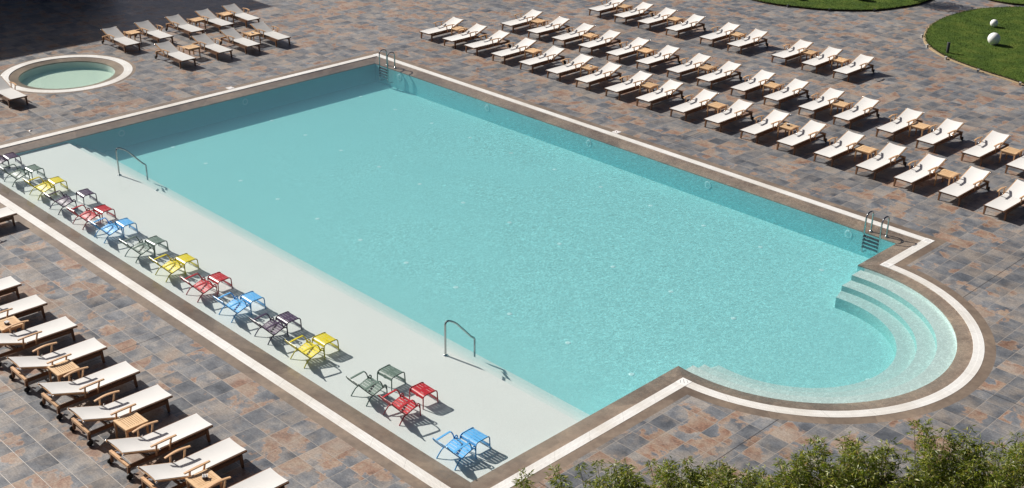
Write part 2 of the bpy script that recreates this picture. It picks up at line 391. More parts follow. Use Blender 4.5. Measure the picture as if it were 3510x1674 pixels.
# ------------------------------------------------------------------ pool outline loops
def loop(o):
    """outline at distance o outside the inner edge of the grating; always the same number of points"""
    return shape(-.593-o, 22.694+o, -16.037-o, .624+o, 22.75, -5.635, 4.09+o)
def shape(x0, x1, y0, y1, cx, cyy, r, n=64):
    dy = math.sqrt(r*r-(x1-cx)**2); a1 = math.atan2(dy, x1-cx); pts = []
    def seg(a, b, k):
        for i in range(k): t = i/k; pts.append((a[0]+(b[0]-a[0])*t, a[1]+(b[1]-a[1])*t))
    L, K = (x1, cyy+dy), (x1, cyy-dy)
    seg((x0, y1), (x1, y1), 24); seg((x1, y1), L, 4)
    for i in range(n): a = a1-2*a1*i/n; pts.append((cx+r*math.cos(a), cyy+r*math.sin(a)))
    seg(K, (x1, y0), 8); seg((x1, y0), (x0, y0), 24); seg((x0, y0), (x0, y1), 18)
    return pts
WALL = shape(-.123, 22.224, -15.567, .154, 22.70, -5.55, 3.76)
RC = (-6.52, -9.24)
def circ(r, n=72): return [(RC[0]+r*math.cos(2*math.pi*i/n), RC[1]+r*math.sin(2*math.pi*i/n)) for i in range(n)]

def ring(mb, la, za, lb, zb, flip=False, mi=0, smooth=False):
    n = len(la); vs = [(x, y, za) for x, y in la]+[(x, y, zb) for x, y in lb]
    fs = [(i, (i+1) % n, n+(i+1) % n, n+i) for i in range(n)]
    if flip: fs = [tuple(reversed(q)) for q in fs]
    mb.add(vs, fs, smooth, mi)
def poly(mb, loops, z, mi=0):
    tri = tessellate_polygon([[Vector((x, y, 0)) for x, y in l] for l in loops]); flat = [q for l in loops for q in l]
    vs = [(x, y, z) for x, y in flat]; fs = []
    for a, b, c in tri:
        A, B, C = flat[a], flat[b], flat[c]
        if (B[0]-A[0])*(C[1]-A[1])-(B[1]-A[1])*(C[0]-A[0]) < 0: b, c = c, b
        fs.append((a, b, c))
    mb.add(vs, fs, False, mi)

SW, BW = .245, .25
# deck: one sheet with the two pools cut out
mb = MB(); poly(mb, [[(-160,-160),(160,-160),(160,160),(-160,160)], loop(SW+BW), circ(2.46)], 0.0)
tag(mb.build('slate_paving', M['slate']), kind='structure')
mb = MB(); ring(mb, loop(SW+BW), .0, loop(SW), .0); tag(mb.build('pool_border', M['border']), kind='structure')
# grating with a uv laid along it
def strip_obj(la, lb, name):
    mb = MB(); n = len(la); vs = []; uv = []; fs = []; acc = 0
    for i in range(n+1):
        a, b = la[i % n], lb[i % n]
        if i: p, q = la[i-1], lb[i-1]; acc += .5*(math.dist(a, p)+math.dist(b, q))
        vs += [(*a, .004), (*b, .004)]; uv += [(acc, 0), (acc, 1)]
    fs = [(2*i, 2*i+2, 2*i+3, 2*i+1) for i in range(n)]
    mb.add(vs, fs); mb.uv = uv
    k = len(mb.v); ring(mb, la, .004, la, -.06); ring(mb, lb, -.06, lb, .004); mb.uv += [(0, 0)]*(len(mb.v)-k)
    return tag(mb.build(name, M['grating']), kind='structure')
grating = strip_obj(loop(0), loop(SW), 'overflow_grating')
# ledge sloping under water, wall, floor
mb = MB(); ring(mb, loop(0), -.012, WALL, -.085, flip=False); ring(mb, WALL, -.085, [(x, y) for x, y in WALL], -.115)
tag(mb.build('pool_coping', M['coping']), kind='structure')
ZF = -.80
mb = MB(); ring(mb, WALL, -.115, WALL, ZF)
mb.mi = [1 if min(WALL[i][0], WALL[(i+1) % len(WALL)][0]) > 22.3 else 0 for i in range(len(WALL))]    # pale plaster in the round bay
pool_wall = tag(mb.build('pool_wall', [M['wall_shaded'], M['bay_plaster']]), kind='structure')
mb = MB(); poly(mb, [WALL], ZF); pool_floor = tag(mb.build('pool_floor', M['floor']), kind='structure')
# shallow shelf with three steps down
mb = MB(); pr = [(-15.60, -.17), (-12.45, -.17), (-12.45, -.33), (-12.15, -.33), (-12.15, -.48), (-11.85, -.48), (-11.85, -.63), (-11.55, -.63), (-11.55, ZF-.02)]
nx = 24
for (ya, za), (yb, zb) in zip(pr, pr[1:]):
    vs = []; 
    for i in range(nx+1):
        x = -.123+22.347*i/nx; vs += [(x, ya, za), (x, yb, zb)]
    mb.add(vs, [(2*i, 2*i+2, 2*i+3, 2*i+1) for i in range(nx)])
tag(mb.build('pool_shelf', M['plaster']), kind='structure')
# curved steps of the round bay
mb = MB(); BC = (22.70, -5.55); xe = 22.27; N = 64
def arc(r):
    a = math.acos((xe+(.16 if r < 2.6 else .05)-BC[0])/r); return [(BC[0]+r*math.cos(a-2*a*i/N), BC[1]+r*math.sin(a-2*a*i/N)) for i in range(N+1)]
rad = [3.80, 3.33, 2.90, 2.47]; zs = [-.20, -.35, -.50]
for k in range(3):
    A, B = arc(rad[k]), arc(rad[k+1])
    vs = [(x, y, zs[k]) for x, y in A]+[(x, y, zs[k]) for x, y in B]
    mb.add(vs, [(i, i+1, N+2+i, N+1+i) for i in range(N)])
    zlow = zs[k+1] if k < 2 else ZF-.02
    vs = [(x, y, zs[k]) for x, y in B]+[(x, y, zlow) for x, y in B]
    mb.add(vs, [(i, i+1, N+2+i, N+1+i) for i in range(N)], True, 1)
    for e in (0, N):
        mb.add([(*A[e], zs[k]), (*B[e], zs[k]), (*B[e], ZF-.02), (*A[e], ZF-.02)], [(0, 1, 2, 3)])
tag(mb.build('bay_steps', [M['bay_plaster'], M['riser']]), kind='structure')
# water body
def water_body(lp, name, mat, depth):
    mb = MB(); poly(mb, [lp], -.006); ring(mb, lp, -.006, lp, -depth); 
    k = MB(); poly(k, [lp], -depth); mb.add(k.v, [tuple(reversed(q)) for q in k.f])
    o = mb.build(name, mat)
    import bmesh
    b = bmesh.new(); b.from_mesh(o.data); bmesh.ops.remove_doubles(b, verts=b.verts, dist=1e-5); bmesh.ops.recalc_face_normals(b, faces=b.faces); b.to_mesh(o.data); b.free()
    return tag(o, kind='structure')
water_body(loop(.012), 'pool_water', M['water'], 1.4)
# inlets in the floor, lamps in the walls
inl = MB(); inl.lathe([(.07, .001), (.065, .004), (.04, .005)], n=14); inl_me = inl.mesh('floor_inlet', M['inlet'])
for x in range(1, 23, 2):
    for y in (-1.45, -5.45, -9.38):
        o = bpy.data.objects.new('floor_inlet', inl_me); col.objects.link(o); o.parent = pool_floor; o.location = (x, y, ZF)
o = bpy.data.objects.new('floor_inlet', inl_me); col.objects.link(o); o.parent = pool_floor; o.location = (24.9, -5.6, ZF)
def wall_light(loc, rz):
    a = MB(); a.lathe([(.125, .002), (.12, .008), (.105, .010), (.09, .009)], n=20, axis='y'); o = a.build('pool_light', M['light_ring'], pool_wall)
    b = MB(); b.lathe([(.09, .008), (.06, .010), (.02, .011)], n=20, axis='y'); b.build('lens', M['light_lens'], o)
    o.location = loc; o.rotation_euler = (0, 0, rz)
for x in (1.34, 6.16, 11.01, 15.89, 20.77): wall_light((x, .154, -.31), math.pi)
for y in (-5.76, -10.58): wall_light((-.123, y, -.31), -math.pi/2)
# corner plates of the grating
def corner(x, y, q):
    mb = MB(); s = SW+.004
    mb.box(-.002, s, -.002, s, -.02, .008)
    for (a, b) in (((.05, .05), (.17, .17)), ((.13, .03), (.215, .10)), ((.03, .13), (.10, .215))):
        mb.beam((*a, .0085), (*b, .0085), .010, .003, mi=1)
    o = mb.build('corner_plate', [M['white_plate'], M['groove']], grating); o.location = (x, y, 0); o.rotation_euler = (0, 0, q); return o
Lp = (22.694, -5.635+math.sqrt(4.09**2-.056**2)); Kp = (22.694, -5.635-math.sqrt(4.09**2-.056**2))
corner(-.593, .624, R(90)); corner(22.694, .624, 0); corner(22.694, -16.037, R(-90))
corner(Lp[0], Lp[1], 0).scale = (1, 1, 1); corner(Kp[0], Kp[1]-.0, R(-90))
# round pool
mb = MB(); ring(mb, circ(2.46), 0, circ(2.335), 0, flip=True); tag(mb.build('round_pool_border', M['border']), kind='structure')
strip_obj(circ(2.335), circ(2.03), 'round_pool_rim')
mb = MB(); ring(mb, circ(2.03), -.012, circ(1.70), -.06, flip=True); ring(mb, circ(1.70), -.06, circ(1.70), -.10, flip=True); tag(mb.build('round_pool_coping', M['coping']), kind='structure')
mb = MB(); ring(mb, circ(1.70), -.10, circ(1.70), -.34, flip=True); poly(mb, [circ(1.70)], -.34)
tag(mb.build('round_pool_basin', M['plaster']), kind='structure')
water_body(circ(2.04), 'round_pool_water', M['water_round'], .9)

# ------------------------------------------------------------------ lawns
def smooth_line(pts, n=6):
    out = []
    for i in range(len(pts)-1):
        p0, p1, p2, p3 = pts[max(i-1,0)], pts[i], pts[i+1], pts[min(i+2, len(pts)-1)]
        for k in range(n):
            t = k/n
            out.append(tuple(.5*((2*p1[j])+(-p0[j]+p2[j])*t+(2*p0[j]-5*p1[j]+4*p2[j]-p3[j])*t*t+(-p0[j]+3*p1[j]-3*p2[j]+p3[j])*t**3) for j in (0,1)))
    out.append(pts[-1]); return out
lawn_r = smooth_line([(26,16.6),(22.5,15.95),(20.2,15.9),(18.35,16.17),(17.57,16.36),(16.42,16.62),(14.74,17.23),(13.43,18.2),(12.56,19.44),(11.87,21.28),(11.65,23.25),(11.92,25.29),(12.6,26.59),(13.4,27.5),(15,28.4),(20,29.5),(28,29)])
lawn_t = smooth_line([(1.2,20.4),(2.6,19.5),(3.83,19.14),(4.7,19.1),(5.78,19.37),(7.41,20.18),(8.77,21.63),(9.32,23.08),(9.58,24.29),(9.5,25.8),(9.0,27.6),(7,30),(3,30.5),(.6,27),(.2,23)])
lawn_f = smooth_line([(8.4,31),(10.2,28.6),(11.12,27.6),(12.2,27.5),(13.0,27.9),(14.2,29.2),(17,31),(17,36),(9,36)])
tuft_src = []
for lp, nm in ((lawn_r, 'lawn'), (lawn_t, 'lawn'), (lawn_f, 'lawn')):
    area = sum(lp[i][0]*lp[(i+1) % len(lp)][1]-lp[(i+1) % len(lp)][0]*lp[i][1] for i in range(len(lp)))
    if area < 0: lp = lp[::-1]
    mb = MB(); poly(mb, [lp], .085); ring(mb, lp, 0.0, lp, .085, mi=1)
    tag(mb.build(nm, [M['grass'], M['soil']]), kind='structure'); tuft_src.append(lp)
# narrow sandy kerb on the right lawn's near side
def offset_line(pts, o):
    out = []
    for i, p in enumerate(pts):
        a, b = pts[max(i-1,0)], pts[min(i+1, len(pts)-1)]; t = Vector((b[0]-a[0], b[1]-a[1])).normalized(); out.append((p[0]+t.y*o, p[1]-t.x*o))
    return out
seg = lawn_r[6:66]
mb = MB(); ia, ib = offset_line(seg, .012), offset_line(seg, -.10)
if (ib[20][0]-13)**2+(ib[20][1]-22)**2 < (ia[20][0]-13)**2+(ia[20][1]-22)**2: ia, ib = offset_line(seg, -.012), offset_line(seg, .10)
vs = [];
for (a, b) in zip(ia, ib): vs += [(*a, .035), (*b, .03), (*b, .002)]
fs = []
for i in range(len(ia)-1): fs += [(3*i, 3*i+1, 3*i+4, 3*i+3), (3*i+1, 3*i+2, 3*i+5, 3*i+4)]
mb.add(vs, fs); tag(mb.build('lawn_kerb', M['edging']), kind='structure')
# grass blades
def inside(p, lp):
    c = False; j = len(lp)-1
    for i in range(len(lp)):
        if (lp[i][1] > p[1]) != (lp[j][1] > p[1]) and p[0] < (lp[j][0]-lp[i][0])*(p[1]-lp[i][1])/(lp[j][1]-lp[i][1])+lp[i][0]: c = not c
        j = i
    return c
mb = MB(); vs = []; fs = []
for lp, cnt, bx in ((tuft_src[0], 60000, (11.5, 21.5, 15.8, 28)), (tuft_src[1], 30000, (2.4, 9.7, 19, 28)), (tuft_src[2], 3000, (8.6, 15, 27.2, 32))):
    for _ in range(cnt):
        p = (rng.uniform(bx[0], bx[1]), rng.uniform(bx[2], bx[3]))
        if not inside(p, lp): continue
        a = rng.uniform(0, 6.28); h = rng.uniform(.015, .045); ww = rng.uniform(.006, .012); dx, dy = math.cos(a)*ww, math.sin(a)*ww; lx, ly = rng.uniform(-.05,.05), rng.uniform(-.05,.05)
        o = len(vs); vs += [(p[0]-dx, p[1]-dy, .08), (p[0]+dx, p[1]+dy, .08), (p[0]+lx, p[1]+ly, .085+h)]; fs.append((o, o+1, o+2))
for lp in tuft_src:                                         # ragged fringe along the cut edge
    for i in range(len(lp)):
        a, b = lp[i], lp[(i+1) % len(lp)]; L = math.dist(a, b)
        for _ in range(int(L*70)):
            t = rng.random(); p = (a[0]+(b[0]-a[0])*t+rng.uniform(-.05,.05), a[1]+(b[1]-a[1])*t+rng.uniform(-.05,.05))
            an = rng.uniform(0, 6.28); h = rng.uniform(.02, .07); o = len(vs)
            vs += [(p[0]-math.cos(an)*.012, p[1]-math.sin(an)*.012, .07), (p[0]+math.cos(an)*.012, p[1]+math.sin(an)*.012, .07), (p[0]+rng.uniform(-.06,.06), p[1]+rng.uniform(-.06,.06), .08+h)]; fs.append((o, o+1, o+2))
mb.add(vs, fs); tag(mb.build('grass_blades', M['grass']), 'short green grass blades covering the lawns', 'grass', kind='stuff')

# ------------------------------------------------------------------ sun loungers (foot legs on the local x axis, head towards +y)
def make_lounger(fabric='sling'):
    r = empty('sun_lounger')
    b = MB()                                              # base frame
    for s in (-1, 1): b.beam((s*.30, -.02, .235), (s*.30, 1.70, .235), .035, .075)
    for y in (.30, .85, 1.28): b.beam((-.283, y, .225), (.283, y, .225), .05, .035, side=(0,1,0))
    b.build('base_frame', M['teak_dark'], r)
    hb = MB(); hb.beam((-.345, 1.705, .275), (.345, 1.705, .275), .06, .055, side=(0,1,0)); hb.build('rear_rail', M['teak'], r)
    for s in (-1, 1):
        l = MB(); l.beam((s*.305, 0.0, .285), (s*.315, -.025, 0), .055, .065, .038, .042, side=(1,0,0)); l.build('leg', M['teak_dark'], r)
    for s in (-1, 1):
        l = MB(); l.beam((s*.315, 1.70, .25), (s*.315, 1.715, .055), .05, .06, .045, .05, side=(1,0,0)); lo = l.build('leg', M['teak_dark'], r)
        wh = MB(); wh.lathe([(.02, -.022), (.062, -.018), (.066, -.012), (.066, .012), (.062, .018), (.02, .022)], c=(s*.315+s*.045, 1.725, .066), n=16, axis='x'); wh.build('wheel', M['black'], lo)
    sf = MB()
    for s in (-1, 1): sf.beam((s*.295, -.15, .305), (s*.295, 1.035, .305), .032, .036)
    sf.beam((-.28, -.115, .295), (.28, -.115, .295), .03, .03, side=(0,1,0)); sf.beam((-.28, 1.0, .29), (.28, 1.0, .29), .03, .03, side=(0,1,0))
    sf.build('seat_frame', M['teak_dark'], r)
    P0, P1 = Vector((0, 1.04, .305)), Vector((0, 1.775, .565)); dv = (P1-P0).normalized(); up = Vector((0, -dv.z, dv.y))
    bf = MB()
    for s in (-1, 1): bf.beam(P0+Vector((s*.295,0,0)), P1+Vector((s*.295,0,0)), .032, .036, side=(1,0,0))
    q = P0+dv*.735; bf.beam(q+Vector((-.28,0,-.01)), q+Vector((.28,0,-.01)), .03, .03, side=tuple(dv))
    bf.build('back_frame', M['teak'], r)
    for s in (-1, 1):
        for y, z in ((1.765, .556), (1.03, .325)):
            kn = MB(); kn.lathe([(.008, 0), (.021, .004), (.021, .017), (.008, .023)], c=(s*.315 if s > 0 else -.338, y, z), n=10, axis='x'); kn.build('bolt', M['bright_metal'], r)
    st = MB()
    for s in (-1, 1): st.tube([(s*.24, 1.46, .43), (s*.24, 1.20, .24)], .009, 6)
    st.tube([(-.24, 1.20, .24), (.24, 1.20, .24)], .009, 6); st.tube([(-.24, 1.46, .43), (.24, 1.46, .43)], .009, 6)
    st.beam((.12, 1.62, .30), (.20, 1.66, .30), .05, .02, mi=1)
    st.build('back_support', [M['dark_metal'], M['bright_metal']], r)
    # sling: sags between the rails, ends cut as a shallow curve
    def sheet(p0, p1, upv, cut0, cut1, sag):
        g = []
        n, mm = 12, 8; dd = p1-p0
        for i in range(n+1):
            row = []
            for j in range(mm+1):
                u, v = i/n, j/mm; x = -.285+.57*v; k = 1-(2*v-1)**2
                tt = (u*(dd.length-(cut0+cut1)*k)+cut0*k)/dd.length
                row.append(p0+dd*tt+upv*(.014-sag*k*min(1, 3*u+.35, 3*(1-u)+.35))+Vector((x,0,0)))
            g.append(row)
        return g
    s1 = MB(); s1.slab([list(reversed(x)) for x in sheet(Vector((0,-.15,.318)), Vector((0,1.035,.318)), Vector((0,0,1)), .012, .0, .016)], .004)
    s1.build('seat_sling', M[fabric], r)
    s2 = MB(); s2.slab([list(reversed(x)) for x in sheet(P0+up*.012, P1+up*.012, up, .0, .028, .018)], .004)
    s2.build('back_sling', M[fabric], r)
    for s in (-1, 1):
        g = []; n = 8
        for i in range(n+1):
            t = i/n; y = .67+.55*t; z = .505+.020*math.sin(math.pi*t)-.012*t; xx = s*(.335+.02*math.sin(math.pi*t)); hw = .026-.006*abs(2*t-1)
            g.append([(xx+hw, y, z), (xx-hw, y, z)])
        a = MB(); a.slab(g, .024, smooth=False); ao = a.build('armrest', M['teak'], r)
        for y0, y1 in ((.84, .78), (1.12, 1.10)):
            p = MB(); p.beam((s*.322, y0, .235), (s*.34, y1, .495), .028, .034, .026, .03, side=(1,0,0)); p.build('armrest_post', M['teak'], ao)
    return r

ORD = ['first','second','third','fourth','fifth','sixth','seventh','eighth','ninth','tenth','eleventh','twelfth','thirteenth','fourteenth','fifteenth','sixteenth','seventeenth','eighteenth','nineteenth','twentieth']
ORD = ORD[:20]+['twenty-'+q for q in ORD[:9]]+['thirtieth']+['thirty-'+q for q in ORD[:9]]+['fortieth']+['forty-'+q for q in ORD[:9]]
protos = {}
def put_lounger(x, y, rz, label, group, fabric='sling'):
    if fabric not in protos: protos[fabric] = o = make_lounger(fabric)
    else: o = copy_tree(protos[fabric])
    o.location = (x, y, 0); o.rotation_euler = (0, 0, rz+R(rng.uniform(-1.2, 1.2))); return tag(o, label, 'sun lounger', group)
R1 = [-1.03,.38,1.66,3.20,4.71,6.13,7.60,9.03,10.48,11.99,13.45,14.91,16.33,17.71,19.19,20.48,21.92,23.31]
R2 = [.27,1.80,3.20,4.64,6.09,7.60,9.07,10.48,12.0,13.42,14.85,16.23,17.85,19.29,20.85,22.29]
R3 = [1.08,2.54,3.86,5.37,7.14,8.51,10.62,11.99,13.37]
for i, x in enumerate(R1): put_lounger(x, 3.60, 0, 'white lounger, %s from the left in the row closest to the pool' % ORD[i], 'loungers in the row beside the pool')
for i, x in enumerate(R2): put_lounger(x, 6.96+.006*x, 0, 'white lounger, %s from the left in the middle row of three' % ORD[i], 'loungers in the middle row')
for i, x in enumerate(R3): put_lounger(x, 11.50+.006*x, 0, 'white lounger, %s from the left in the back row towards the lawns' % ORD[i], 'loungers in the back row')
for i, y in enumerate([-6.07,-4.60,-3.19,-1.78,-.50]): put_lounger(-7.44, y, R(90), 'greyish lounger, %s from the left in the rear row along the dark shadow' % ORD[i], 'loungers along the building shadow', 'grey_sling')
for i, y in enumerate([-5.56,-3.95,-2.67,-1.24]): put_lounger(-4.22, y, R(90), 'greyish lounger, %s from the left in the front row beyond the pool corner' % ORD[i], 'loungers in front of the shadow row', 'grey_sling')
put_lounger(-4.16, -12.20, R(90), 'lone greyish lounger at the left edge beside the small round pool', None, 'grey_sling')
put_lounger(5.00, -16.72, R(180), 'lounger whose foot end alone shows, set close to the white grating', None)
SWX = [9.10,10.44,11.91,13.26,14.66,15.97,17.47,18.65,20.02]
for i, x in enumerate(SWX): put_lounger(x, -18.50, R(180), 'white lounger, %s from the top in the slanting row at lower left' % ORD[i], 'loungers in the lower left row')

# ------------------------------------------------------------------ side tables
def make_table():
    r = empty('side_table'); t = MB(); h = .42; a = .245
    for s in (-1, 1):
        t.box(-a, a, s*a-(.065 if s > 0 else 0), s*a+(.065 if s < 0 else 0), h-.024, h)
        t.box(s*a-(.065 if s > 0 else 0), s*a+(.065 if s < 0 else 0), -a+.065, a-.065, h-.024, h-.001)
    n = 8; wd = (2*a-.13)/n
    for i in range(n):
        x = -a+.065+i*wd; t.box(x+.0045, x+wd-.0045, -a+.066, a-.066, h-.022, h-.005)
    t.build('table_top', M['teak_light'], r)
    ap = MB()
    for s in (-1, 1): ap.box(-.2, .2, s*.215-.011, s*.215+.011, h-.085, h-.026); ap.box(s*.215-.011, s*.215+.011, -.2, .2, h-.083, h-.026)
    ap.build('apron', M['teak'], r)
    for i in (-1, 1):
        for j in (-1, 1):
            l = MB(); l.beam((i*.215, j*.215, h-.025), (i*.222, j*.222, 0), .046, .046, .032, .032, side=(1,0,0)); l.build('leg', M['teak'], r)
    return r
tproto = make_table(); tused = [False]
def put_table(x, y, label, group):
    o = tproto if not tused[0] else copy_tree(tproto); tused[0] = True
    o.location = (x, y, 0); o.rotation_euler = (0, 0, R(rng.uniform(-2, 2))+R(rng.choice((0, 90)))); return tag(o, label, 'side table', group)
T1 = [-.30,3.93,6.85,9.73,12.74,15.61,18.48,21.21]
for i, x in enumerate(T1): put_table(x, 4.72, 'teak side table, %s from the left in the row closest to the pool' % ORD[i], 'tables in the row beside the pool')
T2 = [.96,3.95,6.83,9.80,12.72,15.54,18.52,21.65]
for i, x in enumerate(T2): put_table(x, 8.01, 'teak side table, %s from the left in the middle lounger row' % ORD[i], 'tables in the middle row')
for i, x in enumerate([1.76,4.60,7.84,11.25,12.65]): put_table(x, 12.62, 'teak side table, %s from the left in the back lounger row' % ORD[i], 'tables in the back row')
for i, y in enumerate([-5.40,-2.43,-1.06]): put_table(-8.56, y, 'teak side table, %s from the left in the row along the dark shadow' % ORD[i], 'tables along the building shadow')
put_table(-5.22, -4.76, 'teak side table, empty, in the front row beyond the pool corner', 'tables in front of the shadow row')
put_table(-5.27, -1.96, 'teak side table holding a white cup beyond the far pool corner', 'tables in front of the shadow row')
for i, (x, l) in enumerate(((11.22, 'teak side table cut by the left edge with an ashtray on it'), (13.86, 'bare teak side table, second from the top in the lower left row'), (16.66, 'bare teak side table, third from the top in the lower left row'), (19.31, 'teak side table at the bottom edge with a card holder on it'))):
    put_table(x, -19.50, l, 'tables in the lower left row')
# things left on the tables
def cup(x, y, z, label):
    r = MB(); r.lathe([(.03, 0), (.05, .012), (.056, .03), (.050, .032), (.042, .016), (.01, .014)], n=18); o = r.build('ashtray', M['ceramic']); o.location = (x, y, z); return tag(o, label, 'ashtray')
def card_holder(x, y, label, rz):
    o = empty('ashtray', (x, y, .42), rz)
    b = MB(); b.lathe([(.05, 0), (.055, .006), (.055, .034), (.046, .034), (.044, .012), (.01, .01)], n=16); b.build('bowl', M['ash'], o)
    for k in range(4):
        c = MB(); c.beam((-.045+.028*k, -.04, .045), (-.035+.028*k, .05, .052), .012, .016); c.build('white_card', M['ceramic'], o)
    return tag(o, label, 'ashtray')
cup(6.86, 4.78, .42, 'small round white ashtray on a table in the row by the pool')
cup(-5.27, -1.94, .42, 'small white dish on a table beyond the far pool corner')
card_holder(15.58, 4.76, 'dark ashtray with white cards on a table in the right part of the row', .4)
card_holder(11.24, -19.53, 'dark ashtray with white cards at the left edge of the photo', .2)
card_holder(19.30, -19.47, 'dark ashtray with white cards on the slatted table at the bottom', 1.0)

# ------------------------------------------------------------------ coloured chairs and footstools on the flooded shelf
ZS = -.17
PROF = [(.545,.205),(.543,.232),(.528,.256),(.498,.268),(.45,.264),(.40,.251),(.35,.235),(.30,.217),(.26,.202),(.225,.190),(.198,.184),(.178,.190),(.156,.208),(.130,.236),(.100,.270),(.065,.309),(.028,.350),(-.012,.396),(-.055,.446),(-.095,.497),(-.125,.545),(-.140,.575)]
def cum(pr):
    a = [0]
    for p, q in zip(pr, pr[1:]): a.append(a[-1]+math.dist(p, q))
    return a
def at(pr, ac, s):
    s = max(0, min(s, ac[-1]))
    for i in range(len(pr)-1):
        if s <= ac[i+1]+1e-9: t = (s-ac[i])/(ac[i+1]-ac[i]); return (pr[i][0]+(pr[i+1][0]-pr[i][0])*t, pr[i][1]+(pr[i+1][1]-pr[i][1])*t)
    return pr[-1]
def slats(mb, pr, s0, s1, count, hw, gap, th=.006, taper=None):
    ac = cum(pr); L = (s1-s0)/count
    for k in range(count):
        a, b = s0+k*L+gap/2, s0+(k+1)*L-gap/2; g = []
        for i in range(4):
            q = at(pr, ac, a+(b-a)*i/3); h = hw if not taper else hw*(1-taper*max(0, (a+(b-a)*i/3-s0)/(s1-s0))**2)
            g.append([(h, q[0], q[1]), (0, q[0], q[1]), (-h, q[0], q[1])])
        mb.slab(g, th)
def make_chair(c):
    r = empty('armchair'); pm, em = PAINT[c], EDGE[c]; ac = cum(PROF); Ls = ac[10]
    s = MB(); slats(s, PROF, 0, Ls, 6, .252, .013)
    g = [[(.03, q[0], q[1]-.008), (-.03, q[0], q[1]-.008)] for q in (at(PROF, ac, Ls*i/12) for i in range(13))]; s.slab(g, .005)
    s.build('seat', pm, r)
    b = MB(); slats(b, PROF, Ls+.004, ac[-1], 4, .252, .012, taper=.22)
    g = [[(.03, q[0]-.006, q[1]), (-.03, q[0]-.006, q[1])] for q in (at(PROF, ac, Ls+.01+(ac[-1]-Ls-.02)*i/12) for i in range(13))]; b.slab(g, .005)
    b.build('backrest', pm, r)
    for sd in (-1, 1):
        x = sd*.258; t = MB(); t.tube([(x-sd*.252*.22*max(0, (a-Ls)/(ac[-1]-Ls))**2, y, z-.004) for (y, z), a in zip(PROF, ac)], .0135, 8); t.build('side_rail', em, r)
        f = MB(); f.tube(fillet([(x, .44, .262), (x*1.01, .495, .325), (x*1.03, .545, .29), (x*1.04, .560, 0)], .05, 4), .0135, 8); f.build('leg', em, r)
        k = MB(); k.tube(fillet([(x, .23, .188), (x*1.01, .135, .165), (x*1.02, .06, .08), (x*1.04, .0, 0)], .07, 4), .0135, 8); k.build('leg', em, r)
        a = MB(); g = [[(sd*.268+.022, -.035+.40*i/6, .425+.045*i/6+.008*math.sin(math.pi*i/6)), (sd*.268-.022, -.035+.40*i/6, .425+.045*i/6+.008*math.sin(math.pi*i/6))] for i in range(7)]
        a.slab(g, .008); ao = a.build('armrest', pm, r)
        at_ = MB(); at_.tube(fillet([(sd*.25, .01, .37), (sd*.268, -.03, .415), (sd*.268, .37, .462), (sd*.264, .425, .38), (sd*.258, .455, .268)], .035, 4), .0135, 8); at_.build('armrest_tube', em, ao)
    return r
SPROF = [(-.185,.215),(-.182,.262),(-.165,.292),(-.13,.307),(-.06,.312),(.02,.313),(.10,.312),(.145,.307),(.175,.292)]
def make_stool(c):
    r = empty('footstool'); pm, em = PAINT[c], EDGE[c]; ac = cum(SPROF)
    t = MB(); slats(t, SPROF, 0, ac[-1], 6, .215, .012)
    g = [[(.03, q[0], q[1]-.008), (-.03, q[0], q[1]-.008)] for q in (at(SPROF, ac, ac[-1]*i/12) for i in range(13))]; t.slab(g, .005)
    t.build('seat', pm, r)
    for sd in (-1, 1):
        f = MB(); f.tube(fillet([(sd*.23, -.20, 0), (sd*.222, -.188, .305), (sd*.222, .185, .312), (sd*.23, .20, 0)], .07, 5), .0135, 8); f.build('side_frame', em, r)
    b = MB(); g = [[(.225, .196, .045+.06*i/2), (-.225, .196, .045+.06*i/2)] for i in range(3)]; b.slab(g, .008, smooth=False); b.build('foot_bar', pm, r)
    return r
CH = [('purple',.52,-15.34),('grey-green',1.96,-15.37),('yellow',3.42,-15.28),('purple',4.78,-15.33),('red',6.17,-15.33),('blue',7.36,-15.32),('grey-green',9.00,-15.32),('yellow',10.49,-15.31),('red',11.97,-15.32),('blue',13.39,-15.29),('purple',14.85,-15.27),('yellow',16.26,-15.28),('grey-green',18.41,-15.25),('red',19.45,-15.22),('blue',21.37,-15.44)]
ST = [(.77,-14.60),(2.19,-14.55),(3.55,-14.50),(4.97,-14.32),(6.36,-14.51),(7.60,-14.53),(9.18,-14.53),(10.66,-14.53),(12.15,-14.50),(13.58,-14.50),(15.02,-14.48),(16.41,-14.46),(18.53,-14.29),(19.56,-14.26),(21.56,-14.65)]
RANK = ['farthest', 'middle', 'nearest']; cnt = {}; cpro = {}; spro = {}
for (c, x, y), (sx_, sy_) in zip(CH, ST):
    k = cnt.get(c, 0); cnt[c] = k+1
    if c not in cpro: cpro[c] = o = make_chair(c)
    else: o = copy_tree(cpro[c])
    o.location = (x, y, ZS); o.rotation_euler = (0, 0, R(rng.uniform(-2, 2)))
    tag(o, '%s slatted low armchair in shallow water, %s of the three %s ones' % (c, RANK[k], c), 'armchair', 'coloured armchairs along the flooded shelf')
    if c not in spro: spro[c] = o = make_stool(c)
    else: o = copy_tree(spro[c])
    o.location = (sx_-.20, sy_-.0, ZS); o.rotation_euler = (0, 0, R(rng.uniform(-2, 3)))
    tag(o, '%s slatted footstool in front of the %s %s armchair' % (c, RANK[k], c), 'footstool', 'coloured footstools along the flooded shelf')

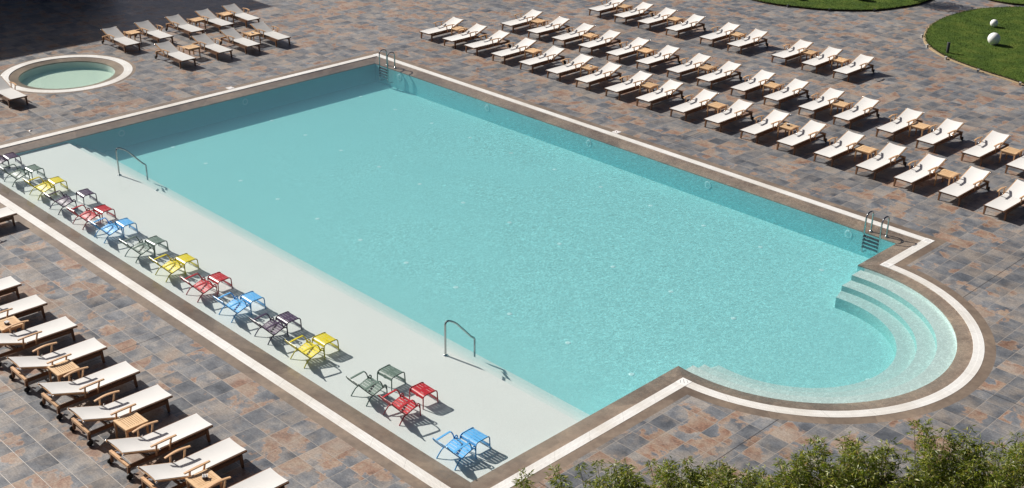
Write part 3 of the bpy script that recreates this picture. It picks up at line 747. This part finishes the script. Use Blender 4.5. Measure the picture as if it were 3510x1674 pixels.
# ------------------------------------------------------------------ steel ladders and handrails
def make_ladder():
    r = empty('pool_ladder')
    for x in (-.24, .24):
        t = MB(); t.tube(fillet([(x, .27, -.06), (x, .27, .58), (x, -.085, .58), (x, -.085, -.58), (x, .13, -.60)], .175, 9), .024, 10); s = t.build('rail', M['steel'], r)
        f = MB(); f.lathe([(.05, 0), (.05, .012), (.026, .03)], c=(x, .27, -.05), n=16); f.build('flange', M['bright_metal'], s)
    for z in (-.08, -.185, -.29, -.395):
        g = MB(); g.box(-.222, .222, -.125, -.045, z-.014, z+.014)
        for x in (-.222, .222): g.box(x-.022, x+.022, -.12, -.05, z-.026, z+.026, mi=1)
        g.build('rung', [M['dark_metal'], M['black']], r)
    return r
la = make_ladder(); la.location = (.70, 0, 0); tag(la, 'steel pool ladder at the far corner of the pool', 'pool ladder', 'pool ladders')
lb = copy_tree(la); lb.location = (21.60, 0, 0); tag(lb, 'steel pool ladder beside the right corner next to the round bay', 'pool ladder', 'pool ladders')
def make_rail():
    r = empty('handrail'); t = MB()
    t.tube(fillet([(0, 0, 0), (0, 0, .90), (0, .30, .74), (0, .80, .17), (0, .90, .10), (0, .90, -.46)], .16, 8), .024, 10); t.build('tube', M['steel'], r)
    for y, z in ((0, 0), (.90, -.46)):
        f = MB(); f.lathe([(.06, 0), (.06, .014), (.03, .034)], c=(0, y, z), n=16); f.build('flange', M['bright_metal'], r)
    return r
ra = make_rail(); ra.location = (3.52, -12.63, ZS); tag(ra, 'bent steel handrail on the steps near the far end of the shelf', 'handrail', 'handrails on the pool steps')
rb = copy_tree(ra); rb.location = (18.24, -12.64, ZS); tag(rb, 'bent steel handrail on the steps near the grey and red armchairs', 'handrail', 'handrails on the pool steps')

# ------------------------------------------------------------------ small signs beside the grating
def sign(x, y, rz, mark, label):
    o = empty('depth_sign', (x, y, .0), rz); b = MB(); b.box(-.115, .115, -.115, .115, .001, .010); b.build('plate', M['white_plate'], o)
    k = MB(); n = 28
    vs = []
    for i in range(n): a = 2*math.pi*i/n; vs += [(.095*math.cos(a), .095*math.sin(a), .0125), (.078*math.cos(a), .078*math.sin(a), .0125)]
    k.add(vs, [(2*i, (2*i+2) % (2*n), (2*i+3) % (2*n), 2*i+1) for i in range(n)]); k.build('ring', M['pict_ring'], o)
    if mark:
        q = MB(); q.beam((-.030, -.030, .0125), (.030, .030, .0125), .022, .003); q.build('mark', M['pict'], o)
    return tag(o, label, 'sign', 'small white pool signs')
sign(11.46, 1.00, R(90), True, 'small white square sign with a dark upright mark by the long grating')
sign(-.98, -5.80, 0, False, 'small white square sign beside the grating left of the far corner')
mb = MB(); mb.lathe([(.05, 0), (.05, .012), (.035, .018)], n=14); o = mb.build('deck_drain', M['bright_metal']); o.location = (-1.49, -13.02, 0.001); tag(o, 'tiny bright metal drain cap on the slate left of the pool', 'drain')

# ------------------------------------------------------------------ garden: globes, bollard, spotlights, shrub
def globe(x, y, rad, label):
    o = empty('globe_lamp', (x, y, .08)); a = MB(); n = 16; prof = [(max(.002, rad*math.sin(math.pi*i/n)), rad*.97-rad*math.cos(math.pi*i/n)) for i in range(n+1)]
    a.lathe(prof, n=28); a.build('globe', M['white_ball'], o); b = MB(); b.lathe([(rad*.42, -.01), (rad*.40, .03)], n=16); b.build('base', M['white_plate'], o)
    return tag(o, label, 'garden lamp', 'white globe lamps on the lawns')
globe(13.85, 22.9, .165, 'small white globe on the right lawn behind the big globe')
globe(15.12, 20.25, .25, 'big white globe lamp on the right hand lawn')
globe(7.38, 22.75, .26, 'white globe cut by the top edge on the middle lawn')
globe(5.46, 20.62, .17, 'little white globe cut by the top edge, left end of the lawn')
o = empty('bollard_lamp', (12.89*14/12.5, 15.819*14/12.5, .07)); b = MB(); b.lathe([(.06, 0), (.06, .40), (.055, .41)], n=16); b.build('post', M['dark_metal'], o)
b = MB(); b.lathe([(.066, .40), (.066, .425), (.05, .43)], n=16); b.build('cap', M['dark_metal'], o); tag(o, 'short black bollard lamp on the edge of the right lawn', 'bollard lamp')
def spot(x, y, label, dark):
    o = empty('garden_spotlight', (x, y, 0), rng.uniform(0, 3)); b = MB(); b.box(-.035, .035, -.035, .035, 0, .07); b.beam((-.045, 0, .085), (.045, 0, .10), .075, .045); b.build('body', M['dark_metal'] if dark else M['spot_grey'], o)
    q = MB(); q.lathe([(.038, 0), (.034, .01)], c=(.051, 0, .10), n=12, axis='x'); q.build('lens', M['glass'], o); tag(o, label, 'spotlight', 'small spotlights round the lawns')
for i, (x, y) in enumerate([(12.45,19.32),(13.36,18.08),(14.72,17.05),(16.40,16.40),(18.25,16.02)]): spot(x, y, 'small pale spotlight, %s from the top on the right lawn kerb' % ORD[i], False)
for i, (x, y) in enumerate([(5.82,19.27),(7.47,20.10),(8.86,21.6)]): spot(x, y, 'tiny dark spotlight, %s from the left along the middle lawn edge' % ORD[i], True)

def leaf_mesh(name, mat, pts, size, aspect, rg, droop=0.3):
    vs = []; fs = []
    for p, dirv in pts:
        L = size*rg.uniform(.6, 1.3); d_ = Vector(dirv).normalized(); sd = d_.cross(Vector((rg.uniform(-1,1), rg.uniform(-1,1), 1))).normalized()*(L*aspect)
        p = Vector(p); o = len(vs); mid = p+d_*L*.45; tip = p+d_*L-Vector((0,0,L*droop*rg.random()))
        vs += [p, mid+sd, tip, mid-sd]; fs.append((o, o+1, o+2, o+3))
    mb = MB(); mb.add(vs, fs); return mb
# low shrub on the middle lawn; only its stem foot and its shade reach into the picture
sh = empty('shrub', (8.95, 24.55, .07)); t = MB(); lp = []
for k in range(7):
    a = rng.uniform(0, 6.28); pts = [(0,0,0), (.08*math.cos(a), .08*math.sin(a), .35), (.35*math.cos(a), .35*math.sin(a), .9), (.6*math.cos(a), .6*math.sin(a), 1.35)]
    t.tube(pts, [.035, .028, .018, .008], 6)
t.build('trunk', M['bark'], sh)
for _ in range(1500):
    v = Vector((rng.gauss(0,1), rng.gauss(0,1), rng.gauss(0,1))).normalized()*rng.random()**.4; lp.append(((v.x*.95, v.y*.95, 1.15+v.z*.55), (v.x+rng.uniform(-.6,.6), v.y+rng.uniform(-.6,.6), rng.uniform(-.5,.6))))
leaf_mesh('crown', None, lp, .13, .22, rng).build('crown', M['shrub_leaf'], sh)
tag(sh, 'low leafy shrub on the middle lawn, cut by the top edge', 'shrub')

# ------------------------------------------------------------------ bamboo in the foreground
def make_bamboo(seed, H, spread, nculm, dens):
    rg = random.Random(seed); r = empty('bamboo'); st = MB(); lp = []
    for k in range(nculm):
        a = rg.uniform(0, 6.28); q = spread*math.sqrt(rg.random()); bx, by = q*math.cos(a), q*math.sin(a); h = H*(.52+.48*rg.random()**1.6)
        lean = Vector((math.cos(a), math.sin(a), 0))*rg.uniform(.05, .28)+Vector((rg.uniform(-.1,.1), rg.uniform(-.1,.1), 0)); pts = []
        for i in range(9):
            u = i/8; pts.append(Vector((bx, by, 0))+lean*(u*u)*h*.55+Vector((0,0,h*u*(1-.05*u))))
        st.tube(pts, [.011*(1-.8*i/8)+.0015 for i in range(9)], 5)
        nb = int(h*dens)
        for j in range(nb):
            u = .25+.75*rg.random()**.75; i = min(7, int(u*8)); p = pts[i].lerp(pts[i+1], u*8-i)
            an = rg.uniform(0, 6.28); bl = rg.uniform(.10, .34)*(1.15-.65*u); dv_ = Vector((math.cos(an), math.sin(an), rg.uniform(.2, .9))).normalized(); e = p+dv_*bl
            st.tube([p, e], [.0022, .001], 3, cap=False)
            for m_ in range(rg.randint(4, 8)):
                w_ = rg.uniform(.25, 1.05); lp.append((p+dv_*bl*w_, (dv_.x+rg.uniform(-.9,.9), dv_.y+rg.uniform(-.9,.9), rg.uniform(-.55,.55))))
    st.build('stem', M['culm'], r); leaf_mesh('foliage', None, lp, .092, .10, rg).build('foliage', M['bamboo_leaf'], r)
    return r
CAMXY = Vector((36.44184, -28.77577))
def ground(px, py):
    X, Y = px*3510/2576, py*3510/2576; dd = F+((X-1755)/f_px)*Rt-((Y-837)/f_px)*U; t_ = -14.0/dd.z; return (36.44184+dd.x*t_, -28.77577+dd.y*t_)
BAM = [(1345,1168,2.3,'b'),(1440,1142,2.6,'b'),(1520,1215,2.2,'a'),(1602,1120,2.6,'b'),(1690,1190,2.3,'a'),(1770,1172,2.4,'b'),(1862,1150,2.5,'b'),(1840,1190,2.3,'a'),(1975,1195,2.2,'a'),(2090,1150,2.4,'b'),(2155,1082,2.6,'b'),(2190,1120,2.5,'a'),(2240,1088,2.7,'b'),(2330,1120,2.5,'a'),(2425,1045,2.8,'b'),(2450,1085,2.6,'a'),(2500,1062,2.7,'b'),(2560,1035,2.8,'a'),(1565,1212,2.1,'a'),(1640,1205,2.2,'b'),(1740,1200,2.2,'a'),(1905,1188,2.3,'a'),(2035,1192,2.2,'a'),(2120,1140,2.4,'a'),(2270,1135,2.4,'a'),(2385,1100,2.6,'a'),(2520,1100,2.5,'a')]
BAM += [(px, 1212-.022*(px-1480)+8*((k*7) % 5-2), 2.1+.04*((k*3) % 4), 'a') for k, px in enumerate(range(1480, 2600, 75))]
BAM.sort()
BH = 2.7; bpro = {}
for i, (px, py, h, v) in enumerate(BAM):
    g = ground(px, py); k = 1-h/14.0; x, y = CAMXY.x+(g[0]-CAMXY.x)*k, CAMXY.y+(g[1]-CAMXY.y)*k
    if v not in bpro: bpro[v] = o = make_bamboo(3 if v == 'a' else 5, BH, .75 if v == 'a' else .35, 26 if v == 'a' else 7, 30 if v == 'a' else 30)
    else: o = copy_tree(bpro[v])
    o.location = (x, y, 0); o.rotation_euler = (0, 0, rng.uniform(0, 6.28)); s = h/BH; o.scale = (1.0, 1.0, s)
    tag(o, '%s bamboo plant, %s from the left along the bottom edge' % ('bushy leafy' if v == 'a' else 'slender thin', ORD[i]), 'bamboo', 'bamboo along the bottom edge')

# ------------------------------------------------------------------ hotel wing beyond the top left: it throws the dark shade and shows in the water
fx_ = -20.5; ye = .02; HB = 7.34
hb = empty('hotel_building', (fx_, ye, 0))
b = MB(); b.box(-14, 0, -74, 0, 0, HB); b.build('wall', M['concrete'], hb)
for k in range(2):
    z = 3.4*k+.5
    s = MB(); s.box(.002, 1.0, -73.5, -.3, z+2.35, z+2.6); s.build('balcony_slab', M['slab_white'], hb)
    wm = None
    for i in range(15):
        if wm is None:
            q = MB(); q.box(-.02, .012, -3.0, 0, 0, 2.2); wm = q.mesh('window', M['glass'])
        o = bpy.data.objects.new('window', wm); col.objects.link(o); o.parent = hb; o.location = (0, -1.2-4.8*i, z)
tag(hb, 'long pale hotel wing that throws the dark shade at the upper left', 'building')
